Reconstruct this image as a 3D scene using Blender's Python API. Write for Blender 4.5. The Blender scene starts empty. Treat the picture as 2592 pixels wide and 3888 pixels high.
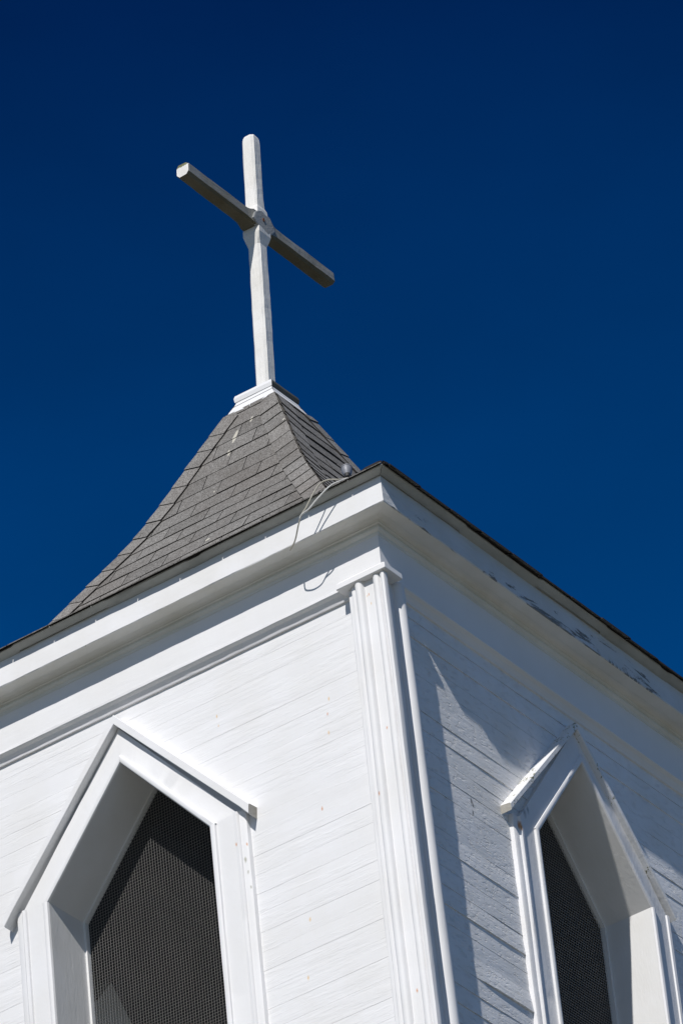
import bpy, math, random
from mathutils import Vector, Matrix
random.seed(11)
R = math.radians
sc = bpy.context.scene

# ------------------------------------------------------------------ camera
T = 1.5                      # half width of the belfry (wall plane to centre)
CX, CY = -1.5, 1.5           # belfry axis; its sunlit front lies on y=0, its right side on x=0
GZ = -17.17                  # ground level (z=0 is the underside of the eave)
yaw, pitch, roll = R(32.58018), R(34.435628), R(-6.174808)
fw = Vector((-math.sin(yaw)*math.cos(pitch), math.cos(yaw)*math.cos(pitch), math.sin(pitch)))
rt = Vector((math.cos(yaw), math.sin(yaw), 0)); up = rt.cross(fw)
Rr = rt*math.cos(roll) + up*math.sin(roll); Uu = -rt*math.sin(roll) + up*math.cos(roll)
cd = bpy.data.cameras.new('camera'); cam = bpy.data.objects.new('camera', cd); sc.collection.objects.link(cam)
cam.matrix_world = Matrix(((Rr.x, Uu.x, -fw.x, 12.216711), (Rr.y, Uu.y, -fw.y, -19.376937), (Rr.z, Uu.z, -fw.z, -15.573057), (0, 0, 0, 1)))
cd.sensor_fit = 'VERTICAL'; cd.sensor_height = 36; cd.lens = 5.901364*36
cd.clip_start = 0.5; cd.clip_end = 9000
sc.camera = cam

# ------------------------------------------------------------------ light
SUN = Vector((.232, -1.0, .93)).normalized()
el = math.asin(SUN.z); az = math.atan2(SUN.x, SUN.y)
w = bpy.data.worlds.new('World'); sc.world = w; w.use_nodes = True
nt = w.node_tree; nt.nodes.clear()
out = nt.nodes.new('ShaderNodeOutputWorld'); bg = nt.nodes.new('ShaderNodeBackground')
sky = nt.nodes.new('ShaderNodeTexSky'); sky.sky_type = 'NISHITA'; sky.sun_disc = False
sky.sun_elevation = el; sky.sun_rotation = az; sky.altitude = 600; sky.air_density = 1.0; sky.dust_density = .15; sky.ozone_density = 3.0
# the deep-blue band of a clear polarised sky opposite the sun, paler towards the sun and the horizon
tc = nt.nodes.new('ShaderNodeTexCoord')
dot = nt.nodes.new('ShaderNodeVectorMath'); dot.operation = 'DOT_PRODUCT'
nt.links.new(tc.outputs['Generated'], dot.inputs[0]); dot.inputs[1].default_value = SUN
rmp = nt.nodes.new('ShaderNodeMapRange'); rmp.inputs['From Min'].default_value = .15; rmp.inputs['From Max'].default_value = .75
nt.links.new(dot.outputs['Value'], rmp.inputs['Value'])
mx = nt.nodes.new('ShaderNodeMix'); mx.data_type = 'RGBA'
mx.inputs[7].default_value = (.42, .48, .56, 1)
sxyz = nt.nodes.new('ShaderNodeSeparateXYZ'); nt.links.new(tc.outputs['Generated'], sxyz.inputs[0])
elv = nt.nodes.new('ShaderNodeMapRange'); elv.inputs['From Min'].default_value = .53; elv.inputs['From Max'].default_value = .634
nt.links.new(sxyz.outputs['Z'], elv.inputs['Value'])
dk = nt.nodes.new('ShaderNodeMix'); dk.data_type = 'RGBA'; nt.links.new(elv.outputs['Result'], dk.inputs[0])
dk.inputs[6].default_value = (.004, .345, .70, 1); dk.inputs[7].default_value = (.003, .112, .31, 1)
nt.links.new(dk.outputs[2], mx.inputs[6])
nt.links.new(rmp.outputs['Result'], mx.inputs[0])
mul = nt.nodes.new('ShaderNodeMix'); mul.data_type = 'RGBA'; mul.blend_type = 'MULTIPLY'; mul.inputs[0].default_value = 1
nt.links.new(sky.outputs[0], mul.inputs[6]); nt.links.new(mx.outputs[2], mul.inputs[7])
hz = nt.nodes.new('ShaderNodeTexNoise'); hz.inputs['Scale'].default_value = 7; hz.inputs['Detail'].default_value = 5; hz.inputs['Roughness'].default_value = .55
hm = nt.nodes.new('ShaderNodeMapping'); hm.inputs['Scale'].default_value = (1, 1, 2.2); nt.links.new(tc.outputs['Generated'], hm.inputs[0]); nt.links.new(hm.outputs[0], hz.inputs['Vector'])
hr = nt.nodes.new('ShaderNodeMapRange'); hr.inputs['From Min'].default_value = .40; hr.inputs['From Max'].default_value = .68; hr.inputs['To Min'].default_value = .97; hr.inputs['To Max'].default_value = 1.16
nt.links.new(hz.outputs['Fac'], hr.inputs['Value'])                 # very thin uneven high haze
vm = nt.nodes.new('ShaderNodeVectorMath'); vm.operation = 'SCALE'; nt.links.new(mul.outputs[2], vm.inputs[0]); nt.links.new(hr.outputs['Result'], vm.inputs['Scale'])
nt.links.new(vm.outputs[0], bg.inputs[0]); bg.inputs[1].default_value = .10
nt.links.new(bg.outputs[0], out.inputs[0])
sd = bpy.data.lights.new('sun', 'SUN'); sd.energy = 3.95; sd.angle = R(.55); sd.color = (1, .965, .92)
so = bpy.data.objects.new('sun', sd); sc.collection.objects.link(so)
so.rotation_euler = SUN.to_track_quat('Z', 'Y').to_euler(); so.location = (10, -30, 40)
sc.view_settings.view_transform = 'Standard'; sc.view_settings.look = 'None'
sc.view_settings.exposure = 0; sc.view_settings.gamma = 1
sc.cycles.max_bounces = 8; sc.cycles.diffuse_bounces = 5

# ------------------------------------------------------------------ materials
class NT:
    def __init__(s, name):
        s.m = bpy.data.materials.new(name); s.m.use_nodes = True; s.t = s.m.node_tree
        s.b = s.t.nodes['Principled BSDF']; s.co = s.t.nodes.new('ShaderNodeTexCoord').outputs['Object']
    def n(s, k, **kw):
        x = s.t.nodes.new(k)
        for a, v in kw.items(): setattr(x, a, v)
        return x
    def link(s, a, b): s.t.links.new(a, b)
    def mapped(s, sc3, loc=(0, 0, 0)):
        m = s.n('ShaderNodeMapping'); m.inputs['Scale'].default_value = sc3; m.inputs['Location'].default_value = loc
        s.link(s.co, m.inputs[0]); return m.outputs[0]
    def noise(s, vec, scale, detail=4, rough=.6, dist=0):
        x = s.n('ShaderNodeTexNoise'); x.inputs['Scale'].default_value = scale; x.inputs['Detail'].default_value = detail
        x.inputs['Roughness'].default_value = rough; x.inputs['Distortion'].default_value = dist
        s.link(vec, x.inputs['Vector']); return x.outputs['Fac']
    def ramp(s, v, a, b, lo=0., hi=1.):
        x = s.n('ShaderNodeMapRange'); x.inputs['From Min'].default_value = a; x.inputs['From Max'].default_value = b
        x.inputs['To Min'].default_value = lo; x.inputs['To Max'].default_value = hi
        s.link(v, x.inputs['Value']); return x.outputs['Result']
    def math(s, op, a, b=None):
        x = s.n('ShaderNodeMath', operation=op)
        for i, v in enumerate((a, b)):
            if v is None: continue
            if isinstance(v, (int, float)): x.inputs[i].default_value = v
            else: s.link(v, x.inputs[i])
        return x.outputs[0]
    def mix(s, f, a, b):
        x = s.n('ShaderNodeMix', data_type='RGBA')
        for i, v in ((0, f), (6, a), (7, b)):
            if isinstance(v, (int, float)): x.inputs[i].default_value = v
            elif isinstance(v, tuple): x.inputs[i].default_value = (*v, 1)
            else: s.link(v, x.inputs[i])
        return x.outputs[2]
    def bump(s, h, dist, strength=1., prev=None):
        x = s.n('ShaderNodeBump'); x.inputs['Distance'].default_value = dist; x.inputs['Strength'].default_value = strength
        s.link(h, x.inputs['Height'])
        if prev: s.link(prev, x.inputs['Normal'])
        return x.outputs[0]

def paint(name, grain=(1, 1, 1), base=(.80, .80, .81), rough=.55, fine=.0012, flake=.0012, flake_amt=.5, dirt=.12, peel=None, spots=(), lichen=None, streak=.22, fs=1., siding=False):
    """old exterior oil paint on wood; grain = texture stretch (small along the board)"""
    N = NT(name)
    vg = N.mapped(grain)
    a = N.noise(vg, 34*fs, 6, .65, .3)                       # brush marks and raised grain
    f = N.noise(vg, 15*fs, 5, .7, .12)                        # edges of old flakes under newer paint
    fl = N.ramp(f, .47, .60)
    f2 = N.noise(vg, 75, 3, .6, .2)
    nb = N.bump(a, fine); nb = N.bump(fl, flake, flake_amt, nb); nb = N.bump(f2, fine*.7, 1, nb)
    if siding:
        gl = N.noise(N.mapped((.05, 1, 1)), 95, 4, .7)       # raised grain running along the board
        ch = N.noise(N.mapped((.38, 1, 1)), 42, 4, .65, .1)  # chips where coats have let go
        ch2 = N.noise(N.mapped((.25, 1, 1)), 13, 3, .6)
        gm = N.ramp(N.noise(N.mapped((.4, 1, 1)), 2.3, 3), .38, .62, .35, 1)
        nb = N.bump(N.math('MULTIPLY', gl, gm), .0024)
        nb = N.bump(N.math('MULTIPLY', N.ramp(ch, .55, .64), -1), .0026, 1, nb)
        nb = N.bump(N.ramp(ch, .34, .42), .0014, 1, nb)
        nb = N.bump(ch2, .0035, 1, nb)
    g = N.noise(N.mapped((1, 1, 1)), 3.1, 5, .6)
    col = N.mix(N.ramp(g, .35, .7), base, tuple(c*(1-dirt*k) for c, k in zip(base, (.8, .9, 1.2))))
    d = N.noise(vg, 22, 8, .75, .4)
    col = N.mix(N.ramp(d, .63, .74, 0, streak), col, (.42, .41, .38))
    if peel:                                              # (threshold, socket builder) bare grey wood where paint has gone
        p = N.noise(vg, 9, 7, .75, 1.0)
        msk = peel(N); hh = N.math('ADD', p, msk)
        k = N.ramp(hh, .60, .62)
        wood = N.mix(N.noise(N.mapped(tuple(6*q for q in grain)), 20, 3), (.15, .155, .15), (.30, .30, .285))
        col = N.mix(k, col, wood); nb = N.bump(N.math('SUBTRACT', 1., k), .002, 1, nb)
    if lichen:
        l = N.noise(N.mapped((1, 1, 1)), 60, 5, .7); msk = lichen(N)
        col = N.mix(N.ramp(N.math('ADD', l, msk), .66, .70), col, (.20, .20, .10))
    if spots:
        sx = N.n('ShaderNodeSeparateXYZ'); N.link(N.co, sx.inputs[0])
        for (u, z, r, c) in spots:
            cv = N.n('ShaderNodeCombineXYZ')
            N.link(N.math('SUBTRACT', sx.outputs[0], u), cv.inputs[0])
            N.link(N.math('MULTIPLY', N.math('SUBTRACT', sx.outputs[2], z), .45), cv.inputs[2])
            ln = N.n('ShaderNodeVectorMath', operation='LENGTH'); N.link(cv.outputs[0], ln.inputs[0])
            wob = N.math('MULTIPLY', N.noise(N.mapped((1, 1, .5)), 120, 2), r*.9)
            k = N.ramp(N.math('ADD', ln.outputs['Value'], wob), r*.6, r*1.35, .85, 0)
            col = N.mix(k, col, c)
    N.link(col, N.b.inputs['Base Color']); N.link(nb, N.b.inputs['Normal'])
    N.b.inputs['Roughness'].default_value = rough; N.b.inputs['Specular IOR Level'].default_value = .3
    return N.m

RUST = (.62, .24, .07); PALE = (.75, .50, .22)
def zmask(z0, z1, lo, hi, axis=2):
    def f(N):
        s = N.n('ShaderNodeSeparateXYZ'); N.link(N.co, s.inputs[0]); return N.ramp(s.outputs[axis], z0, z1, lo, hi)
    return f
WSP = [(1.158, -.756, .007, PALE), (1.143, -.831, .006, RUST), (1.139, -.931, .007, PALE), (1.062, -1.301, .007, RUST), (.938, -1.83, .008, PALE), (.898, -2.114, .008, PALE), (.538, -.571, .006, PALE), (.543, -.625, .005, PALE)]
PSP = [(T-.012, -1.087, .006, RUST), (T-.076, -1.418, .007, RUST), (T-.007, -2.451, .007, RUST), (T-.030, -.357, .005, RUST), (T-.040, -.362, .004, PALE), (T-.023, -.41, .005, PALE)]
M_wall_f = paint('weathered white siding paint, rust spotted', (.12, 1, 1), fine=.0005, flake=.0012, flake_amt=.7, dirt=.07, spots=WSP, streak=.08)
M_wall = paint('flaking white siding paint', (.42, 1, 1), base=(.86, .86, .87), fine=.0007, flake=.0010, flake_amt=1.0, dirt=.10, streak=.30, fs=2.0, siding=True, spots=[(-.937, -1.200, .013, (.10, .095, .085)), (-.925, -1.218, .009, (.13, .12, .10)), (-.935, -1.262, .010, (.12, .11, .10))])
M_trim_h = paint('white trim paint, boards along', (.2, .2, 1), fine=.0005, flake=.0005, flake_amt=.5, dirt=.05, streak=.08)
M_trim_v = paint('white trim paint, posts', (1, 1, .12), fine=.0007, flake=.0008, flake_amt=.6, dirt=.07, spots=PSP, streak=.15)
WINF = [(.606, -1.310, .006, RUST), (.598, -1.30, .005, PALE), (.655, -1.324, .006, RUST), (.683, -1.306, .005, PALE), (.64, -1.40, .010, (.33, .33, .25)), (.648, -1.47, .007, (.33, .33, .25)), (.655, -1.55, .006, (.36, .36, .30))]
WINR = [(-.626, -1.185, .013, (.40, .17, .04)), (-.621, -1.20, .012, (.46, .22, .06)), (-.692, -1.292, .008, RUST), (-.671, -1.885, .006, RUST), (-.56, -1.09, .018, (.30, .31, .32)), (-.53, -1.06, .014, (.30, .31, .32))]
M_trim = paint('white window trim paint', (.6, .6, .3), base=(.80, .80, .81), fine=.0005, flake=.0006, flake_amt=.5, dirt=.06, spots=WINF, streak=.1)
M_trim_r = paint('white window trim paint, rust run', (.6, .6, .3), base=(.79, .79, .81), fine=.0008, flake=.0009, flake_amt=.6, dirt=.10, spots=WINR, streak=.25)
M_jamb = paint('grey white reveal paint', (.7, .7, .15), base=(.77, .77, .77), fine=.0008, flake=.0009, flake_amt=.5, dirt=.08, streak=.15)
M_fascia_f = paint('white fascia paint with lichen specks', (.3, .3, 1), fine=.0005, flake=.0006, flake_amt=.4, dirt=.10, lichen=zmask(-.008, .030, .10, -.30), streak=.12)
M_fascia = paint('peeling fascia paint', (.22, .22, 1), base=(.68, .70, .72), fine=.0014, flake=.0018, flake_amt=.8, dirt=.15, peel=zmask(0, .10, .072, -.06), streak=.4)
M_soffit = paint('soffit paint', (.3, .3, 1), base=(.78, .78, .76), fine=.0006, flake=.0006, flake_amt=.5, dirt=.16)
M_hood = paint('hood paint with lichen', (.7, .7, .7), fine=.0010, flake=.0010, dirt=.1, lichen=lambda N: N.ramp(N.noise(N.co, 8, 2), .35, .6, -.08, .14))
M_hood_f = paint('hood paint', (.7, .7, .7), fine=.0008, flake=.0008, dirt=.08, lichen=lambda N: N.ramp(N.noise(N.co, 8, 2), .45, .75, -.2, .03))
M_cross = paint('cross paint', (1, 1, .15), base=(.83, .82, .80), fine=.0012, flake=.0014, flake_amt=.7, dirt=.18, streak=.45, lichen=lambda N: N.math('MAXIMUM', N.ramp(N.noise(N.co, 14, 2), .45, .8, -.2, .04), N.math('MINIMUM', zmask(1.118, 1.142, -.3, .35)(N), zmask(-.52, -.58, -.3, .35, 1)(N))))
M_crossbar = paint('mildewed crossbar paint', (1, .12, 1), base=(.33, .335, .335), fine=.0014, flake=.0012, flake_amt=.6, dirt=.4, lichen=lambda N: N.ramp(N.noise(N.co, 10, 2), .4, .8, -.15, .08))  # dark grey base carries the shade of the bar's unlit sides
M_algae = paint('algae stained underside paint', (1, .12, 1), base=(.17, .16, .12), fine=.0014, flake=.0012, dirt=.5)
M_plate = paint('weathered grey plate', (1, .5, .5), base=(.36, .38, .41), fine=.0018, flake=.0022, dirt=.35, streak=.6)
M_endgrain = paint('weathered end grain', (1, 1, 1), base=(.42, .41, .39), fine=.0020, flake=.001, dirt=.4)

def metal(name, col, rough, mt=.0, var=.3):
    N = NT(name); g = N.noise(N.mapped((.5, .5, 1)), 9, 5)
    N.link(N.mix(N.ramp(g, .3, .7), col, tuple(c*(1-var) for c in col)), N.b.inputs['Base Color'])
    N.b.inputs['Roughness'].default_value = rough; N.b.inputs['Metallic'].default_value = mt
    N.link(N.bump(g, .002), N.b.inputs['Normal']); return N.m
M_drip = metal('drip edge enamel', (.46, .47, .45), .5)
M_lamp = metal('lamp housing', (.27, .28, .31), .5, .1)
M_lid_shade = metal('weathered lid', (.11, .11, .095), .8, 0, .5)  # shade of the lid's right side is part of this dark colour
M_dark = metal('dark rubber gasket', (.05, .05, .05), .6)
M_cable = metal('grey cable jacket', (.55, .52, .44), .5)
M_cable2 = metal('white cable jacket', (.75, .75, .73), .5)
M_rust = metal('rusty bolt', (.20, .07, .03), .9, 0, .4)
def plain(name, col, rough=.9):
    N = NT(name); g = N.noise(N.co, 5, 5)
    N.link(N.mix(g, col, tuple(c*.6 for c in col)), N.b.inputs['Base Color']); N.b.inputs['Roughness'].default_value = rough; return N.m
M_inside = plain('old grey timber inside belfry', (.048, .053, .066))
M_wire = plain('galvanised wire', (.37, .365, .355), .6)

def shingle_mat(name):
    N = NT(name)
    at = N.n('ShaderNodeAttribute', attribute_name='tone').outputs['Fac']
    gr = N.noise(N.co, 105, 3, .85); g2 = N.noise(N.co, 300, 1, .5); md = N.noise(N.co, 16, 4, .7); big = N.noise(N.co, 2.2, 4)
    c = N.mix(N.ramp(gr, .33, .67), (.060, .056, .052), (.345, .335, .320))
    c = N.mix(N.ramp(g2, .62, .72, 0, .6), c, (.50, .48, .46))
    c = N.mix(N.ramp(md, .35, .7, .30, 0), c, (.085, .080, .074))
    c = N.mix(N.math('MULTIPLY', N.ramp(big, .4, .65), .30), c, (.11, .09, .075))
    k = N.n('ShaderNodeMix', data_type='RGBA', blend_type='MULTIPLY'); k.inputs[0].default_value = 1
    cc = N.n('ShaderNodeCombineColor')
    for i in range(3): N.link(at, cc.inputs[i])
    N.link(c, k.inputs[6]); N.link(cc.outputs[0], k.inputs[7])
    cc2 = k.outputs[2]
    sx = N.n('ShaderNodeSeparateXYZ'); N.link(N.co, sx.inputs[0])
    wv = N.math('MULTIPLY', N.math('SUBTRACT', N.noise(N.co, 40, 3), .5), 1.6)
    for u, z, a, b, skew in ((-.030, 1.93, .011, .050, .05), (-.036, 1.80, .007, .022, .0), (.050, 2.02, .007, .020, .2), (.302, 1.850, .007, .006, 0), (.095, .985, .014, .008, 0), (.18, .90, .012, .007, 0), (-.05, 1.50, .005, .006, 0)):
        du = N.math('DIVIDE', N.math('SUBTRACT', N.math('SUBTRACT', sx.outputs[0], u), N.math('MULTIPLY', N.math('SUBTRACT', sx.outputs[2], z), skew)), a)
        dz = N.math('DIVIDE', N.math('SUBTRACT', sx.outputs[2], z), b)
        q = N.math('ADD', N.math('ADD', N.math('MULTIPLY', du, du), N.math('MULTIPLY', dz, dz)), wv)
        cc2 = N.mix(N.ramp(q, .8, 1.3, .8, 0), cc2, (.58, .55, .47))
    N.link(cc2, N.b.inputs['Base Color'])
    N.link(N.bump(gr, .0012), N.b.inputs['Normal']); N.b.inputs['Roughness'].default_value = .95; N.b.inputs['Specular IOR Level'].default_value = .15
    return N.m
M_shingle = shingle_mat('asphalt shingle granules')
M_felt = plain('black roofing felt', (.025, .02, .018))

# ------------------------------------------------------------------ mesh helpers
class MB:
    def __init__(s): s.v = []; s.f = []; s.m = []; s.t = []
    def face(s, pts, mi=0, tone=1.):
        i = len(s.v); s.v += [tuple(p) for p in pts]; s.f.append(tuple(range(i, i+len(pts)))); s.m.append(mi); s.t.append(tone)
    def grid(s, rows, mi=0, tone=1., closed=False):
        """rows of equal length point lists; shared vertices"""
        b = len(s.v); n = len(rows[0])
        for r in rows: s.v += [tuple(p) for p in r]
        for i in range(len(rows)-1):
            for j in range(n if closed else n-1):
                k = (j+1) % n
                s.f.append((b+i*n+j, b+i*n+k, b+(i+1)*n+k, b+(i+1)*n+j))
                s.m.append(mi[j] if isinstance(mi, (list, tuple)) else mi); s.t.append(tone)
    def box(s, c, h, mi=0, M=None, tone=1.):
        P = [Vector((x*h[0], y*h[1], z*h[2])) for x in (-1, 1) for y in (-1, 1) for z in (-1, 1)]
        if M is not None: P = [M @ p for p in P]
        P = [p+Vector(c) for p in P]; i = len(s.v); s.v += [tuple(p) for p in P]
        for f in ((0, 1, 3, 2), (4, 6, 7, 5), (0, 4, 5, 1), (2, 3, 7, 6), (0, 2, 6, 4), (1, 5, 7, 3)):
            s.f.append(tuple(i+k for k in f)); s.m.append(mi); s.t.append(tone)
    def build(s, name, mats, parent=None, loc=(0, 0, 0), smooth=False, fix=False, shared=None):
        me = bpy.data.meshes.new(name); me.from_pydata(s.v, [], s.f)
        if not isinstance(mats, (list, tuple)): mats = [mats]
        for m in mats: me.materials.append(m)
        me.polygons.foreach_set('material_index', s.m)
        if any(t != 1. for t in s.t):
            a = me.attributes.new('tone', 'FLOAT', 'FACE'); a.data.foreach_set('value', s.t)
        if fix:
            import bmesh
            b = bmesh.new(); b.from_mesh(me); bmesh.ops.remove_doubles(b, verts=b.verts, dist=1e-5)
            bmesh.ops.recalc_face_normals(b, faces=b.faces); b.to_mesh(me); b.free()
        if smooth:
            me.polygons.foreach_set('use_smooth', [True]*len(me.polygons))
            me.set_sharp_from_angle(angle=R(35))
        me.update()
        o = bpy.data.objects.new(name, me); sc.collection.objects.link(o); o.location = loc
        if parent: o.parent = parent
        return o

def tag(o, label=None, cat=None, group=None, kind=None):
    for k, v in (('label', label), ('category', cat), ('group', group), ('kind', kind)):
        if v: o[k] = v
    return o
def empty(name, loc, rz=0):
    e = bpy.data.objects.new(name, None); sc.collection.objects.link(e); e.location = loc; e.rotation_euler = (0, 0, rz)
    e.empty_display_size = .3; return e

def nz(x, seed):   # smooth 1-D noise in -1..1
    i = math.floor(x); f = x-i; f = f*f*(3-2*f)
    h = lambda k: (math.sin(k*127.1+seed*311.7)*43758.5453) % 1*2-1
    return h(i)*(1-f)+h(i+1)*f

def rotk(p, k):    # turn a point of the front face about the axis onto face k (1 = right side)
    x, y, z = p
    for _ in range(k): x, y = -y, x
    return (x, y, z)

def ring(name, prof, mats, parent, jit=.0015, seg=60, seed=1, smi=None, closed=True, smooth=False, jfun=None):
    """profile [(offset, z)] run round the four sides with mitred corners; returns one mesh"""
    mb = MB()
    for k in range(4):
        rows = []
        for i in range(seg+1):
            t = i/seg*2-1; row = []
            e = min(1, (1-abs(t))*12)
            for j, (o, z) in enumerate(prof):
                u = t*(T+o)
                jo = jit*e*(.6*nz(u*3, seed+j)+.4*nz(u*17, seed+j+50)); jz = jit*e*(.5*nz(u*2.3, seed+j+9)+.5*nz(u*23, seed+j+70))
                if jfun: a, b = jfun(k, u, j); jo += a; jz += b
                row.append(rotk((u, -(T+o+jo), z+jz), k))
            rows.append(row)
        mb.grid(rows, (smi(k) if smi else 0), closed=closed)
    return mb.build(name, mats, parent, (0, 0, -GZ), smooth, fix=True)

# ------------------------------------------------------------------ the church tower
tower = empty('church_tower', (CX, CY, GZ))
tag(tower, 'white timber church tower with grey shingled bell cast roof and pointed screened openings', 'church tower')

WIN_A, WIN_O = .468, .666          # half width of the opening / of the casing
ZA, ZS, ZB = -.602, -1.155, -3.35  # apex, shoulder, sill
PD = .044                           # casing stands proud of the siding
WUS = [0., .033, 0., 0.]                           # opening centre along each face
SL = (ZA-ZS)/WIN_A

def hole(z, m=.06):                 # half width cut out of the siding at height z, hidden under the casing
    if z < ZB-.02 or z > ZA+.09: return 0
    if z < ZS: return WIN_A+m
    return max(0, (ZA+.09-z)/(ZA+.09-ZS)*(WIN_A+m))

def wall(k):
    WU = WUS[k]
    mb = MB(); rnd = random.Random(5+k); seed = 20+k*7
    z = -.27; zs = [z]
    while z > -4.3: z -= .1005+rnd.uniform(-.003, .003); zs.append(z)
    cuts = sorted(set(zs)) 
    rough = .34 if k == 0 else 1.7
    for bi in range(len(zs)-1):
        zt, zb = zs[bi], zs[bi+1]
        ot = rnd.uniform(-.0010, .0008)*rough; ob = rnd.uniform(-.0004, .0018)*rough
        warp = .012 if (k == 1 and bi == 18) else 0   # one sprung board on the right side
        def strip(ut0, ut1, ub0, ub1):
            n = 26; rt_, rb, rg = [], [], []
            for i in range(n+1):
                f = i/n; ut = ut0+(ut1-ut0)*f; ub = ub0+(ub1-ub0)*f
                jt = .0006*rough*nz(ut*4, seed+bi); jb = .0009*rough*nz(ub*4, seed+bi+40)
                wb = warp*max(0, 1-((ub+.72)/.35)**2)
                gp = (.0009+.0011*nz(ub*2.2, seed+bi*3+9))*rough+(.0006 if k else 0); gp = max(.00015, gp)
                rt_.append((ut, -(T+ot+jt), zt-.0002)); rb.append((ub, -(T+ob+jb+wb), zb+gp)); rg.append((ub, -(T-.003*rough), zb+gp))
            rm = [tuple((a[i]*.5+b[i]*.5)+(-.0005 if i == 1 else 0) for i in range(3)) for a, b in zip(rt_, rb)]
            top = [(p[0], -(T-.003*rough), p[2]) for p in rt_]
            mb.grid([top, rt_, rm, rb, rg])
        ht, hb = hole(zt), hole(zb)
        if ht == 0 and hb == 0: strip(-T, T, -T, T)
        else: strip(-T, WU-ht, -T, WU-hb); strip(WU+ht, T, WU+hb, T)
    # sheathing behind the boards and the inner face of the wall
    lev = sorted([.10, ZA+.0899, ZS, ZB-.0199, ZB-.0201, -4.4], reverse=True)
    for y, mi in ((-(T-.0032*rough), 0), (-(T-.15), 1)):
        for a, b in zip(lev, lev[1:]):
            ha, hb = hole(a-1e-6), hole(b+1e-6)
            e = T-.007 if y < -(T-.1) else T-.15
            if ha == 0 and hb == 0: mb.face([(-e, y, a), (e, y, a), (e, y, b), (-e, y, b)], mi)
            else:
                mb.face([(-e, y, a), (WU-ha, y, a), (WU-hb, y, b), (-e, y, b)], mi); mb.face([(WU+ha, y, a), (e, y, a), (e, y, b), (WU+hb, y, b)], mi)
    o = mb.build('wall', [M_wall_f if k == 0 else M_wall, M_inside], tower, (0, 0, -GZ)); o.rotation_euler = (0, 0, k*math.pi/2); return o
for k in range(4): wall(k)

# corner posts: a beaded section extruded upward
def arc(c, r, a0, a1, n=7): return [(c[0]+r*math.cos(R(a0+(a1-a0)*i/n)), c[1]+r*math.sin(R(a0+(a1-a0)*i/n))) for i in range(n+1)]
PF, PR = -.08, .075        # front plane y, side plane x, relative to the wall corner (0,0)
sec = [(-.146, .02), (-.146, -.044), (-.142, -.049), (-.124, -.050), (-.121, -.058), (-.116, -.064), (-.104, -.065), (-.096, -.062)]
sec += arc((-.072, -.062), .0215, 180, 360, 8)
sec += [(-.048, -.058), (.004, -.058)]
sec += arc((.026, -.062), .0195, 190, 350, 8)
sec += [(.047, -.064), (.052, -.076), (PR-.012, -.080), (PR-.003, -.078), (PR, -.068)]
sec += [(PR-.001, -.050), (.032, -.046), (.028, .050)]
sec += arc((.033, .084), .034, -90, 90, 9)
sec += [(.010, .120), (.004, .126), (-.01, .126)]
def post_mesh():
    mb = MB(); rows = []
    zz = [-.272-.06*i for i in range(70)]
    for z in zz:
        lean = max(0, min(1.6, (-.3-z)/2.3))
        rows.append([(T+x+.0012*nz(z*3, 3)+.0007*nz(z*11, j)+.020*lean*max(0, (x+.146)/.234), -T+y+.0007*nz(z*9, j+33)+(.022*lean*y/.11 if y > 0 else 0), z) for j, (x, y) in enumerate(sec)])
    mb.grid(rows, closed=True)
    return mb
p0 = post_mesh().build('corner_post', M_trim_v, tower, (0, 0, -GZ), smooth=True, fix=True)
for k in range(1, 4):
    o = p0.copy(); sc.collection.objects.link(o); o.rotation_euler = (0, 0, k*math.pi/2); o.parent = tower

# frieze board with a cove under it, corner caps
FZ = .045
ring('frieze', [(-.02, -.02), (FZ, -.02), (FZ, -.245), (FZ+.002, -.247), (FZ+.002, -.260), (FZ-.004, -.265), (.030, -.272), (.016, -.288), (.012, -.298), (-.02, -.298)], M_trim_h, tower, .0014, 80, 3)
capm = MB()
def capblock():
    a = .058; n = 14                    # projecting block over each post, L shaped in plan
    zt, zb = -.262, -.282
    x1, y1 = .094, -.092
    pts = [(-.181, y1), (x1, y1), (x1, .045), (.0, .045), (.0, -.0), (-.181, -.0)]
    rows = []
    for z, g in ((-.225, -.030), (-.252, -.002), (zb+.003, 0), (zb, -.003)):
        rr = []
        for (x, y) in pts:
            xx = x+(g if x == x1 else 0); yy = y-(g if y == y1 else 0); rr.append((T+xx, -T+yy, z))
        rows.append(rr)
    capm.grid(rows, closed=True); capm.face(rows[-1])
    capm.face(rows[0])
capblock()
c0 = capm.build('post_cap', M_trim_h, tower, (0, 0, -GZ), fix=True)
for k in range(1, 4):
    o = c0.copy(); sc.collection.objects.link(o); o.rotation_euler = (0, 0, k*math.pi/2); o.parent = tower

# bed moulding, soffit and fascia
FO = .18
ring('bed_moulding', [(.03, .018), (.03, -.054), (FZ+.003, -.054), (FZ+.004, -.040), (FZ+.014, -.034), (FZ+.018, -.026), (FZ+.015, -.017), (FZ+.015, -.012), (.072, -.010), (.073, -.003), (.080, .004), (.092, .009), (.104, .011), (.1115, .009), (.1115, .030), (.03, .030)],
     M_soffit, tower, .0006, 60, 17)

ring('fascia', [(.1165, .035), (.1165, .003), (.119, .000), (.150, -.001), (FO-.003, -.001), (FO, .003), (FO-.006, .147), (FO-.03, .149), (.1165, .149)], [M_fascia_f, M_fascia, M_soffit], tower, .0020, 110, 31,
     smi=lambda k: [2, 2, 2, 2, 0 if k == 0 else 1, 0 if k == 0 else 1, 2, 2, 2])

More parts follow.
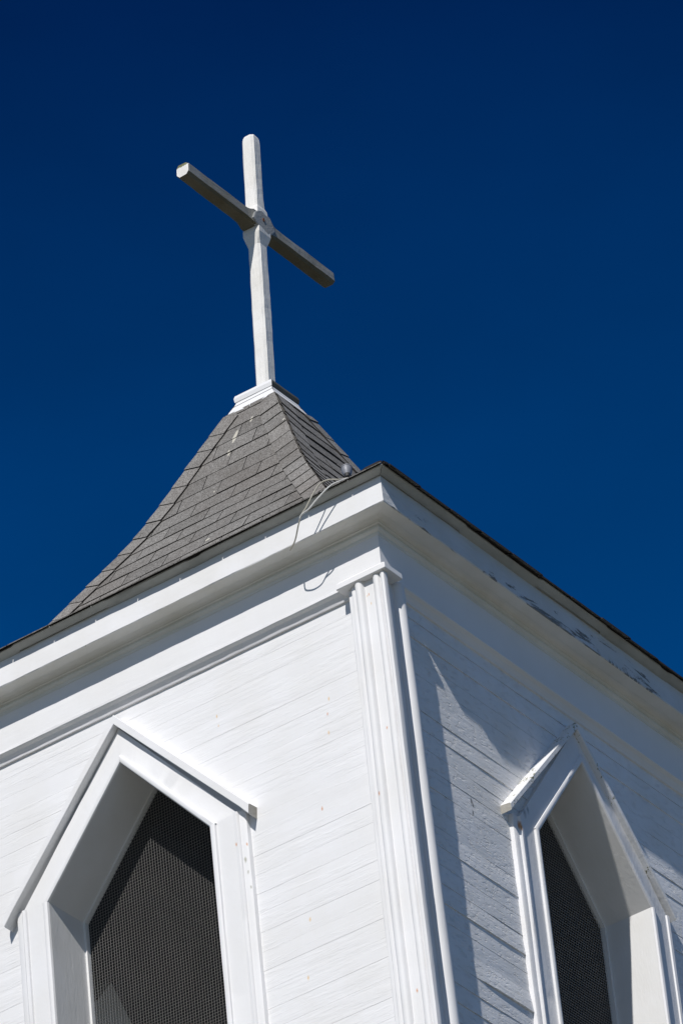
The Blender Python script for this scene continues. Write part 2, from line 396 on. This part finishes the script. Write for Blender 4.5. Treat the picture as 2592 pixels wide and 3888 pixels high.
# metal drip edge in lapped lengths
rd = random.Random(3)
seglen = [[(-1.8, -1.05, .0), (-1.05, -.43, -.020), (-.43, .12, .007), (.12, .60, -.012), (.60, .68, -.030), (.66, 1.28, -.006), (1.28, 1.8, .003)]]*4
def drip_j(k, u, j):
    for a, b, d in seglen[k]:
        if a <= u < b:
            s = d if j in (2, 3, 4) else d*.3
            return (s, .3*d*(j in (3, 4)))
    return (0, 0)
EO = .224
ring('drip_edge', [(.13, .150), (FO-.002, .149), (FO+.001, .143), (FO+.010, .145), (FO+.024, .150), (EO-.004, .159), (EO-.003, .165), (.13, .170)], M_drip, tower, .0018, 130, 44, jfun=drip_j, smooth=True)

# ------------------------------------------------------------------ bell-cast roof
PROF = [(1.724, .168), (1.60, .226), (1.45, .302), (1.30, .391), (1.15, .500), (1.0, .655), (.87, .850), (.73, 1.070), (.615, 1.250), (.51, 1.425), (.41, 1.630), (.30, 1.870), (.222, 2.035), (.145, 2.200), (.115, 2.262)]
# arc length table
AL = [0]
for a, b in zip(PROF, PROF[1:]): AL.append(AL[-1]+math.hypot(a[0]-b[0], a[1]-b[1]))
def cr(p0, p1, p2, p3, t):
    return tuple(.5*((2*b)+(-a+c)*t+(2*a-5*b+4*c-d)*t*t+(-a+3*b-3*c+d)*t**3) for a, b, c, d in zip(p0, p1, p2, p3))
def P(s):
    s = max(0, min(AL[-1]-1e-6, s)); i = max(j for j in range(len(AL)-1) if AL[j] <= s); t = (s-AL[i])/(AL[i+1]-AL[i])
    g = lambda j: PROF[max(0, min(len(PROF)-1, j))]
    return cr(g(i-1), g(i), g(i+1), g(i+2), t)
def Nrm(s):
    a, b = P(s-.02), P(s+.02); d = (b[0]-a[0], b[1]-a[1]); l = math.hypot(*d); return (-d[1]/l*-1, -d[0]/l)   # outward (r, z)
def RP(u, s, h, k):                 # point of the roof face k, h above the surface
    r, z = P(s); nr, nzv = Nrm(s); return rotk((u, -(r+nr*h), z+nzv*h), k)
Ssum = AL[-1]
rb = MB()
for k in range(4):
    rows = []
    for i in range(46):
        s = Ssum*i/45; r, _ = P(s); rows.append([RP(t*r, s, -.004, k) for t in (-1, -.5, 0, .5, 1)])
    rb.grid(rows)
roof = rb.build('roof', M_felt, tower, (0, 0, -GZ))
E_, TAB = .1235, .248
def tabs():
    mb = MB(); rr = random.Random(8)
    for k in range(4):
        i = 0; s = -.016
        lift = 1.0 if k != 1 else 1.25
        while s < Ssum-.13:
            s1 = min(s+E_, Ssum-.098); r0 = P(max(0, s))[0]; r1 = P(s1)[0]
            off = (.5 if i % 2 else 0)*TAB+.04+i*.004
            j0 = math.floor((-r0-off)/TAB)
            u = j0*TAB+off
            rowl = rr.uniform(.8, 1.25)
            while u < r0:
                ua, ub = u+.0024, u+TAB-.0024
                if k == 0 and i >= 0: pass
                a0, b0 = max(ua, -r0), min(ub, r0); a1, b1 = max(ua, -r1), min(ub, r1)
                if b0-a0 > .01:
                    if b1 <= a1:
                        m = max(-r1, min(r1, (a0+b0)/2)); a1 = b1 = m
                    tone = rr.uniform(.86, 1.12); h = .0050*lift*rowl*rr.uniform(.8, 1.3)
                    dz = rr.uniform(-.002, .002)-(rr.choice((0, .004, .009, .013)) if (i == 0 and k == 1) else 0)
                    n = 3; top, bot, bb = [], [], []
                    for q in range(n+1):
                        f = q/n
                        uu = a0+(b0-a0)*f; hh = h+.0012*lift*nz(uu*9, i+k*40)
                        sb = s+dz
                        bot.append(RP(uu, sb, hh, k)) if sb > 0 else bot.append(rotk((uu, -(P(0)[0]-sb*.8), P(0)[1]+sb*.25+hh*.6), k))
                        bb.append(RP(uu, sb, -.003, k)) if sb > 0 else bb.append(rotk((uu, -(P(0)[0]-sb*.8), P(0)[1]+sb*.25-.003), k))
                        top.append(RP(a1+(b1-a1)*f, s1+.004, .0012, k))
                    mb.grid([bb, bot], 0 if (i == 0 and k == 0) else 1, tone*.8); mb.grid([bot, top], 0, tone)
                    mb.face([bot[0], bb[0], top[0]], 1); mb.face([bot[-1], top[-1], bb[-1]], 1)
                u += TAB
            s += E_; i += 1
    return mb
tabs().build('shingles', [M_shingle, M_felt], roof, (0, 0, 0))
rr = random.Random(4)
for k in range(4):
    hc = MB(); s = .0; e = .118; W = .115
    while s < Ssum-.14:
        tone = rr.uniform(.98, 1.28); s1 = min(s+e*1.12, Ssum-.098)
        h0, h1 = .0125*rr.uniform(.85, 1.25), .0085
        for side in (1, -1):
            def hp_(ss, wi, h):     # point on a line square to the hip, wi from it
                a, b = P(ss), P(min(ss+.03, Ssum-.001)); dr = (a[0]-b[0])/max(.001, math.hypot(a[0]-b[0], a[1]-b[1]))
                L = math.hypot(1, dr); s2 = ss-wi*dr/L; 
                if s2 < -.012: s2 = -.012
                r = P(max(ss, 0))[0]; u = r-wi/L
                if s2 < 0:
                    q = (side*u, -(P(0)[0]-s2*.97), P(0)[1]+s2*.2+h); return rotk(q, k) if side > 0 else rotk(q, (k+1) % 4)
                # face of this hip: side + uses face k right end, side - uses the next face's left end
                kk = k if side > 0 else (k+1) % 4
                return RP(side*u, s2, h, kk)
            n = 4
            bot = [hp_(s, W*i/n, h0) for i in range(n+1)]; top = [hp_(s1, W*i/n, h1) for i in range(n+1)]
            und = [hp_(s, W*i/n, .0) for i in range(n+1)]
            hc.grid([und, bot], 1, tone); hc.grid([bot, top], 0, tone)
            hc.face([bot[-1], und[-1], top[-1]], 1)
        s += e*rr.uniform(.96, 1.04)
    hc.build('hip_cap', [M_shingle, M_felt], roof)

# white skirt and lid that close the roof under the cross
sk = MB(); rows = []
for (r, z) in ((.160, 2.162), (.163, 2.167), (.143, 2.200), (.122, 2.238), (.110, 2.270)):
    row = []
    for k in range(4):
        for t in (-1, -.6, -.2, .2, .6):
            row.append(rotk((t*r, -r, z+(.006*nz(t*3+k*5, 2) if z < 2.18 else 0)-(.022 if (t == -1 and z < 2.18) else 0)), k))
    rows.append(row)
sk.grid(rows, closed=True)
sk.build('roof_collar', M_trim_h, tower, (0, 0, -GZ), fix=True)
ld = MB(); rows = []
for (r, z) in ((.108, 2.262), (.117, 2.264), (.120, 2.286), (.115, 2.303), (.03, 2.318)):
    row = []
    for k in range(4):
        for t in (-1, -.5, 0, .5): row.append(rotk((t*r, -r, z+.002*nz(t*4+k, 5)), k))
    rows.append(row)
# right side: weathering and grazing-light shade put into one dark colour; other sides white
b0 = len(ld.v); ld.grid(rows, [0]*4+[1]*4+[0]*8, closed=True)
ld.build('roof_lid', [M_trim_h, M_lid_shade], tower, (0, 0, -GZ), fix=True)

# belfry ceiling and floor
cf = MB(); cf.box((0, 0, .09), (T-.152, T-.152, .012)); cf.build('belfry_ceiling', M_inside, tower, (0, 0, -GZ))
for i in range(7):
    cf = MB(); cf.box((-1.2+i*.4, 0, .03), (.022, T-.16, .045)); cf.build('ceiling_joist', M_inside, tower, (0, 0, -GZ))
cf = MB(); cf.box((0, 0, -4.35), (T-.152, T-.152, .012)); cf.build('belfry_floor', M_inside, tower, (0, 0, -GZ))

# lower stage of the tower down to the ground
ls = MB()
TL = 1.62
for k in range(4):
    z = -4.45
    while z > GZ-(-GZ)*0:
        z2 = max(GZ, z-.11); u = TL
        ls.face([rotk((-u, -u, z), k), rotk((u, -u, z), k), rotk((u, -u-.010, z2), k), rotk((-u, -u-.010, z2), k)])
        ls.face([rotk((-u, -u-.010, z2), k), rotk((u, -u-.010, z2), k), rotk((u, -u, z2), k), rotk((-u, -u, z2), k)])
        z = z2
        if z <= GZ: break
ls.build('lower_wall', M_wall, tower, (0, 0, -GZ))
ring('belt_course', [(-.02, -4.30), (.10, -4.33), (.16, -4.40), (.16, -4.47), (.13, -4.50), (-.02, -4.50)], M_trim_h, tower, .001, 20, 90)

# ------------------------------------------------------------------ pointed openings
def window(ZA=ZA, HA=-.350, HS=1.122, HX=.712, HU=0., HP=.066, TH=.036):
    SL = (ZA-ZS)/WIN_A
    out = {}
    # casing: flat board with inner bead and outer back-band, swept round the opening
    # section (d outward from the opening edge, y proud)
    secn = [(0, .0), (0, -.032), (.004, -.040), (.012, -.043), (.022, -.043), (.029, -.039), (.031, -.031), (.034, -.029), (.128, -.029), (.130, -.026), (.134, -.036), (.150, -.038), (.156, -.034), (.160, -.026), (.186, -.025), (.194, -.020), (.199, 0)]
    mb = MB()
    def leg(sx):
        rows = []
        n = 40; DMAX = .195
        for i in range(n+1):
            f = i/n; row = []
            for d, y in secn:
                # mitre with the arch at the shoulder, cut by the hood line
                ztop = ZS+.1*d
                z = ztop+(ZB-ztop)*f
                row.append((sx*(WIN_A+d+.0007*nz(z*7, d*90)), y*1.0+.0008*nz(z*5, 5+d*40) if y < 0 else 0, z))
            rows.append(row)
        mb.grid(rows)
    def arch(sx):
        s2 = [(d*.125/.128, y) for d, y in secn[:9]]+[(.125, .0)]
        ca, sa = 1/math.hypot(1, SL), SL/math.hypot(1, SL)   # edge direction (ca, sa); outward normal (sa, ca)
        rows = []
        for f in [i/24 for i in range(25)]:
            row = []
            for d, y in s2:
                L = math.hypot(WIN_A, ZA-ZS)
                # apex: x=0 ; shoulder: on the mitre ray z = ZS+.1*d'
                ax, az_ = 0., ZA+d/ca
                # shoulder point: intersection of offset line with z = ZS + .1*(x-WIN_A)
                # offset line: z = ZA + d/ca - SL*x
                x = (ZA+d/ca-ZS+.1*WIN_A)/(SL+.1)
                bx, bz = x, ZS+.1*(x-WIN_A)
                px = ax+(bx-ax)*f; pz = az_+(bz-az_)*f
                row.append((sx*px, y*.93+(.0008*nz(f*12, d*50+sx) if y < 0 else 0), pz))
            rows.append(row)
        mb.grid(rows)
    for s in (1, -1): leg(s); arch(s)
    out['casing'] = mb
    # hood: raking boards over the arch
    hb = MB()
    vt = TH*math.hypot(1, HS)
    for sx in (1, -1):
        rows = []
        for i in range(15):
            f = i/14; x = HX*f; ztop = HA-HS*x; zbo = ztop-vt
            pr = HP+.0015*nz(x*9, 3+sx)
            x2 = x+(.0 if f < 1 else 0)
            rows.append([(sx*x, .0, ztop+.006), (sx*x, -pr+.006, ztop+.001), (sx*x, -pr, ztop-.005), (sx*x, -pr, zbo+.004), (sx*x, -pr+.004, zbo), (sx*x, .0, zbo)])
        # square the lower end to the rake
        last = rows[-1]; sh = []
        for p in last:
            dzt = p[2]-(HA-HS*HX); sh.append((p[0]+sx*dzt*.10, p[1], p[2]))
        rows[-1] = sh
        hb.grid(rows); hb.face(rows[-1], 1)
    hb.v = [(x+HU, y, z) for x, y, z in hb.v]
    out['hood'] = hb
    # reveal: the deep painted lining, with a stop bead at its back
    jb = MB(); D1, D2 = .224, .252; M_ = .006
    def outline(off):
        h = math.hypot(1, SL)
        xs = WIN_A-off; za = ZA-off*h; zs = za-SL*xs
        return [(-xs, ZB), (-xs, zs), (0, za), (xs, zs), (xs, ZB)]
    def sub(pl):
        o = []
        for a, b in zip(pl, pl[1:]):
            for i in range(8): o.append((a[0]+(b[0]-a[0])*i/8, a[1]+(b[1]-a[1])*i/8))
        return o+[pl[-1]]
    A, B = sub(outline(0.001)), sub(outline(.012))
    rows = [[(x, y, z) for x, z in A] for y in (-.031, .05, .12, D1)]
    jb.grid(rows); jb.grid([[(x, D1, z) for x, z in A], [(x, D1, z) for x, z in B]]); jb.grid([[(x, D1, z) for x, z in B], [(x, D2, z) for x, z in B]])
    out['reveal'] = jb
    # sill
    sb = MB(); sb.box((0, .08, ZB-.02), (WIN_A+.24, .17, .025)); sb.box((0, -.02, ZB-.07), (WIN_A+.2, .03, .025)); out['sill'] = sb
    # woven wire screen
    wb = MB(); pitch_, r = .0153, .00100; ys = D2-.006
    xs_ = WIN_A-.010; h = math.hypot(1, SL); zap = ZA-.010*h; zsh = zap-SL*xs_
    n = int(xs_/pitch_)
    rw = random.Random(2)
    for i in range(-n, n+1):
        x = i*pitch_; zt = zsh+(xs_-abs(x))*SL
        ph = math.pi*i; m = 14; rows = []
        for q in range(m+1):
            z = ZB+(zt-ZB)*q/m; dx = .0012*nz(z*2, 3)+.0008*nz(z*3, i*.1); y = ys+.0006+.004*nz(z*1.3+x, 4)
            rows.append([(x+dx-r, y, z), (x+dx, y-r, z), (x+dx+r, y, z), (x+dx, y+r, z)])
        wb.grid(rows, closed=True)
    z = ZB+pitch_
    while z < zap-.01:
        xe = xs_ if z < zsh else (zap-z)/SL; m = 10; rows = []
        for q in range(m+1):
            x = -xe+2*xe*q/m; dz = .0012*nz(x*3, 8)+.0006*nz(x*5, z*30); y = ys-.0006+.004*nz(z*1.3+x, 4)
            rows.append([(x, y, z+dz-r), (x, y-r, z+dz), (x, y, z+dz+r), (x, y+r, z+dz)])
        wb.grid(rows, closed=True); z += pitch_
    out['screen'] = wb
    return out
def make_window(W_, tm):
    o = W_['casing'].build('window', tm, tower, (0, 0, 0), smooth=True, fix=True)
    kids = [W_['hood'].build('hood', [M_hood if tm is M_trim_r else M_hood_f, M_endgrain], o), W_['reveal'].build('reveal', M_jamb, o), W_['sill'].build('sill', M_trim_h, o), W_['screen'].build('screen', M_wire, o)]
    return o, kids
def place_win(o, k):
    p = rotk((WUS[k], -T, 0), k); o.location = (p[0], p[1], -GZ); o.rotation_euler = (0, 0, k*math.pi/2)
win0, kids0 = make_window(window(), M_trim); place_win(win0, 0)
win1, kids1 = make_window(window(ZA=-.565, HA=-.362, HS=1.10, HX=.688, HU=-.034, TH=.025, HP=.056), M_trim_r); place_win(win1, 1)
for k in (2, 3):
    o = win0.copy(); sc.collection.objects.link(o); o.parent = tower; place_win(o, k)
    for c in kids0:
        d = c.copy(); sc.collection.objects.link(d); d.parent = o

# ------------------------------------------------------------------ the cross
base = Vector((CX-.002, CY+.008, 2.300)); topc = Vector((CX+.036, CY+.042, 3.990))
cross = empty('cross', base); tag(cross, 'white chamfered wooden cross with algae-stained crossbar, its sides coloured dark for shade, standing on the tower roof', 'cross')
ax = (topc-base).normalized()
H_ = .041
def octo(h, c): return [(-h, -h+c), (-h+c, -h), (h-c, -h), (h, -h+c), (h, h-c), (h-c, h), (-h+c, h), (-h, h-c)]
zc = 3.412-2.300
def stations(st, step=.03):
    o = []
    for a, b in zip(st, st[1:]):
        n = max(1, int((b[0]-a[0])/step))
        for i in range(n): o.append(tuple(p+(q-p)*i/n for p, q in zip(a, b)))
    return o+[st[-1]]
H_ = .0385
def post():
    mb = MB(); rows = []; L = (topc-base).length
    st = [(-.02, H_*1.05, .012), (.3, H_*1.02, .012), (.6, H_*1.03, .011), (zc-.21, H_, .012), (zc-.15, H_*1.0, .012), (zc-.12, H_*1.16, .006), (zc-.085, H_*1.36, .004), (zc-.055, H_*1.38, .004), (zc-.02, H_*1.25, .003), (zc+.05, H_*1.22, .003), (zc+.08, H_*1.18, .004), (zc+.10, H_*1.02, .010), (zc+.17, H_*1.0, .012), (L-.05, H_*.98, .012), (L-.020, H_*.96, .013), (L-.005, H_*.84, .016), (L, H_*.62, .012)]
    for i, (z, h, c) in enumerate(stations(st)):
        cc = ax*z; wob = .0022*nz(z*3, 2)
        rows.append([(cc.x+x+wob+.0010*nz(z*19, j+3), cc.y+y+.0010*nz(z*23, j+30), cc.z+(.002*nz(j*1.7, 4) if i > 3 else 0)) for j, (x, y) in enumerate(octo(h, c))])
    mb.grid(rows, closed=True); mb.face(rows[-1]); mb.face(rows[0]); return mb
post().build('upright', M_cross, cross, fix=True)
def bar(sgn, L):
    mb = MB(); rows = []
    c0 = ax*zc
    st = [(.02, H_*1.22, .003), (.075, H_*1.20, .004), (.095, H_*1.08, .008), (.12, H_*1.02, .012), (.4, H_*1.02, .013), (L-.008, H_*1.02, .014), (L, H_*.96, .015)]
    for y, h, c in stations(st):
        rows.append([(c0.x+a-.0006*y+.0012*nz(y*21, j+sgn), c0.y+sgn*(y+(.003*nz(j*2.3, 6) if y > .5 else 0)), c0.z+b+.002*nz(y*4, 7)-sgn*y*.004+.0012*nz(y*17, j+40+sgn)) for j, (a, b) in enumerate(octo(h, c))])
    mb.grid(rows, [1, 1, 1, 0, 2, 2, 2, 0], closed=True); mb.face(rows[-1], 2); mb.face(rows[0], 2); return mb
for sgn, L in ((-1, .628), (1, .641)):
    bar(sgn, L).build('crossbar_arm', [M_crossbar, M_algae, M_cross], cross, fix=True)
# weathered grey patch plate where the arms are housed into the upright
pm = MB(); c0 = ax*zc; rows = []
out = [(-.095, -.030), (-.075, .018), (-.045, .045), (-.012, .062), (.030, .052), (.058, .058), (.088, .020), (.098, -.012), (.070, -.046), (.028, -.072), (-.020, -.060), (-.060, -.052)]
for x, k_ in ((.030, 1.), (.0510, 1.), (.0535, .93)):
    rows.append([(c0.x+x, c0.y+a*k_, c0.z-b*k_*.0-a*k_*.05+b*k_) for a, b in out])
pm.grid(rows, closed=True); pm.face(rows[-1]); pm.build('joint_plate', M_plate, cross, fix=True)
bl = MB(); c0 = ax*zc; rows = []
for x, r in ((.050, .0085), (.0560, .0085), (.0570, .007), (.0560, .003)):
    rows.append([(c0.x+x+.0005, c0.y+r*math.cos(a*math.pi/5)-.006, c0.z+.004+1.35*r*math.sin(a*math.pi/5)) for a in range(10)])
bl.grid(rows, closed=True); bl.face(rows[-1]); bl.build('bolt', M_rust, cross, fix=True)

# ------------------------------------------------------------------ small floodlight on the eave and its cables
lamp = empty('floodlight', (-.093, -.03, .285)); tag(lamp, 'small grey floodlight mounted near the front corner of the shingled roof', 'floodlight')
def lathe(mb, prof, M, mi=0, n=20):
    rows = [[tuple(M @ Vector((r*math.cos(2*math.pi*i/n), r*math.sin(2*math.pi*i/n), z))) for i in range(n)] for r, z in prof]
    mb.grid(rows, mi, closed=True)
hd = Vector((-.10, .15, .62)).normalized()          # head tilts up towards the cross
Q = hd.to_track_quat('Z', 'Y').to_matrix().to_4x4(); Mh = Matrix.Translation((0, 0, .080)) @ Q @ Matrix.Scale(.76, 4)
mb = MB(); lathe(mb, [(.0, -.040), (.014, -.040), (.018, -.028), (.021, -.020)], Mh, 0); mb.build('socket', M_dark, lamp, smooth=True)
mb = MB(); lathe(mb, [(.021, -.020), (.026, -.008), (.031, .006), (.033, .020), (.0335, .036), (.036, .037), (.036, .044), (.0335, .045), (.031, .046), (.012, .050), (0, .051)], Mh); mb.build('lamp_head', M_lamp, lamp, smooth=True)
mb = MB(); mb.box((0, 0, .012), (.024, .018, .014)); lathe(mb, [(.008, 0), (.008, .055), (.011, .058)], Matrix.Identity(4)); mb.build('mount', M_lamp, lamp)

def tube(pts, r, name, mat, label=None):
    mb = MB(); P_ = [Vector(p) for p in pts]; fine = []
    for i in range(len(P_)-1):
        g = lambda j: P_[max(0, min(len(P_)-1, j))]
        for q in range(10): fine.append(Vector(cr(g(i-1), g(i), g(i+1), g(i+2), q/10)))
    fine.append(P_[-1]); rows = []
    for i, p in enumerate(fine):
        d = (fine[min(i+1, len(fine)-1)]-fine[max(i-1, 0)]).normalized(); a = d.cross(Vector((0, 0, 1)));
        if a.length < .1: a = d.cross(Vector((1, 0, 0)))
        a.normalize(); b = d.cross(a)
        rows.append([tuple(p+a*r*math.cos(t*math.pi/4)+b*r*math.sin(t*math.pi/4)) for t in range(8)])
    mb.grid(rows, closed=True); o = mb.build(name, mat, smooth=True); return o
c1 = tube([(-.07, -.03, .29), (-.015, -.13, .245), (-.021, -.215, .196), (-.066, -.235, .206), (-.106, -.250, .196), (-.141, -.262, .150), (-.183, -.268, .090), (-.205, -.270, .068), (-.236, -.262, .028), (-.288, -.224, -.016), (-.333, -.197, -.030), (-.348, -.183, -.025), (-.352, -.160, .004)], .0036, 'cable', M_cable)
tag(c1, 'tan cable looping over the white fascia from the floodlight to the soffit', 'cable')
c2 = tube([(-.075, -.035, .288), (-.012, -.13, .243), (-.012, -.216, .185), (-.063, -.238, .166), (-.127, -.258, .114), (-.168, -.268, .076), (-.207, -.272, .062), (-.222, -.270, .046)], .0038, 'cable', M_cable2)
tag(c2, 'shorter white cable draped over the roof edge, joining the tan one', 'cable')

# ------------------------------------------------------------------ ground
g = MB(); n = 24; S = 4000
g.face([(-S, -S, GZ), (S, -S, GZ), (S, S, GZ), (-S, S, GZ)])
N = NT('dry grass and gravel'); a = N.noise(N.co, .15, 6); b = N.noise(N.co, 6, 6)
N.link(N.mix(N.ramp(a, .4, .6), N.mix(b, (.16, .155, .13), (.22, .21, .18)), N.mix(b, (.07, .075, .055), (.115, .115, .08))), N.b.inputs['Base Color']); N.b.inputs['Roughness'].default_value = 1
tag(g.build('ground', N.m), kind='structure')
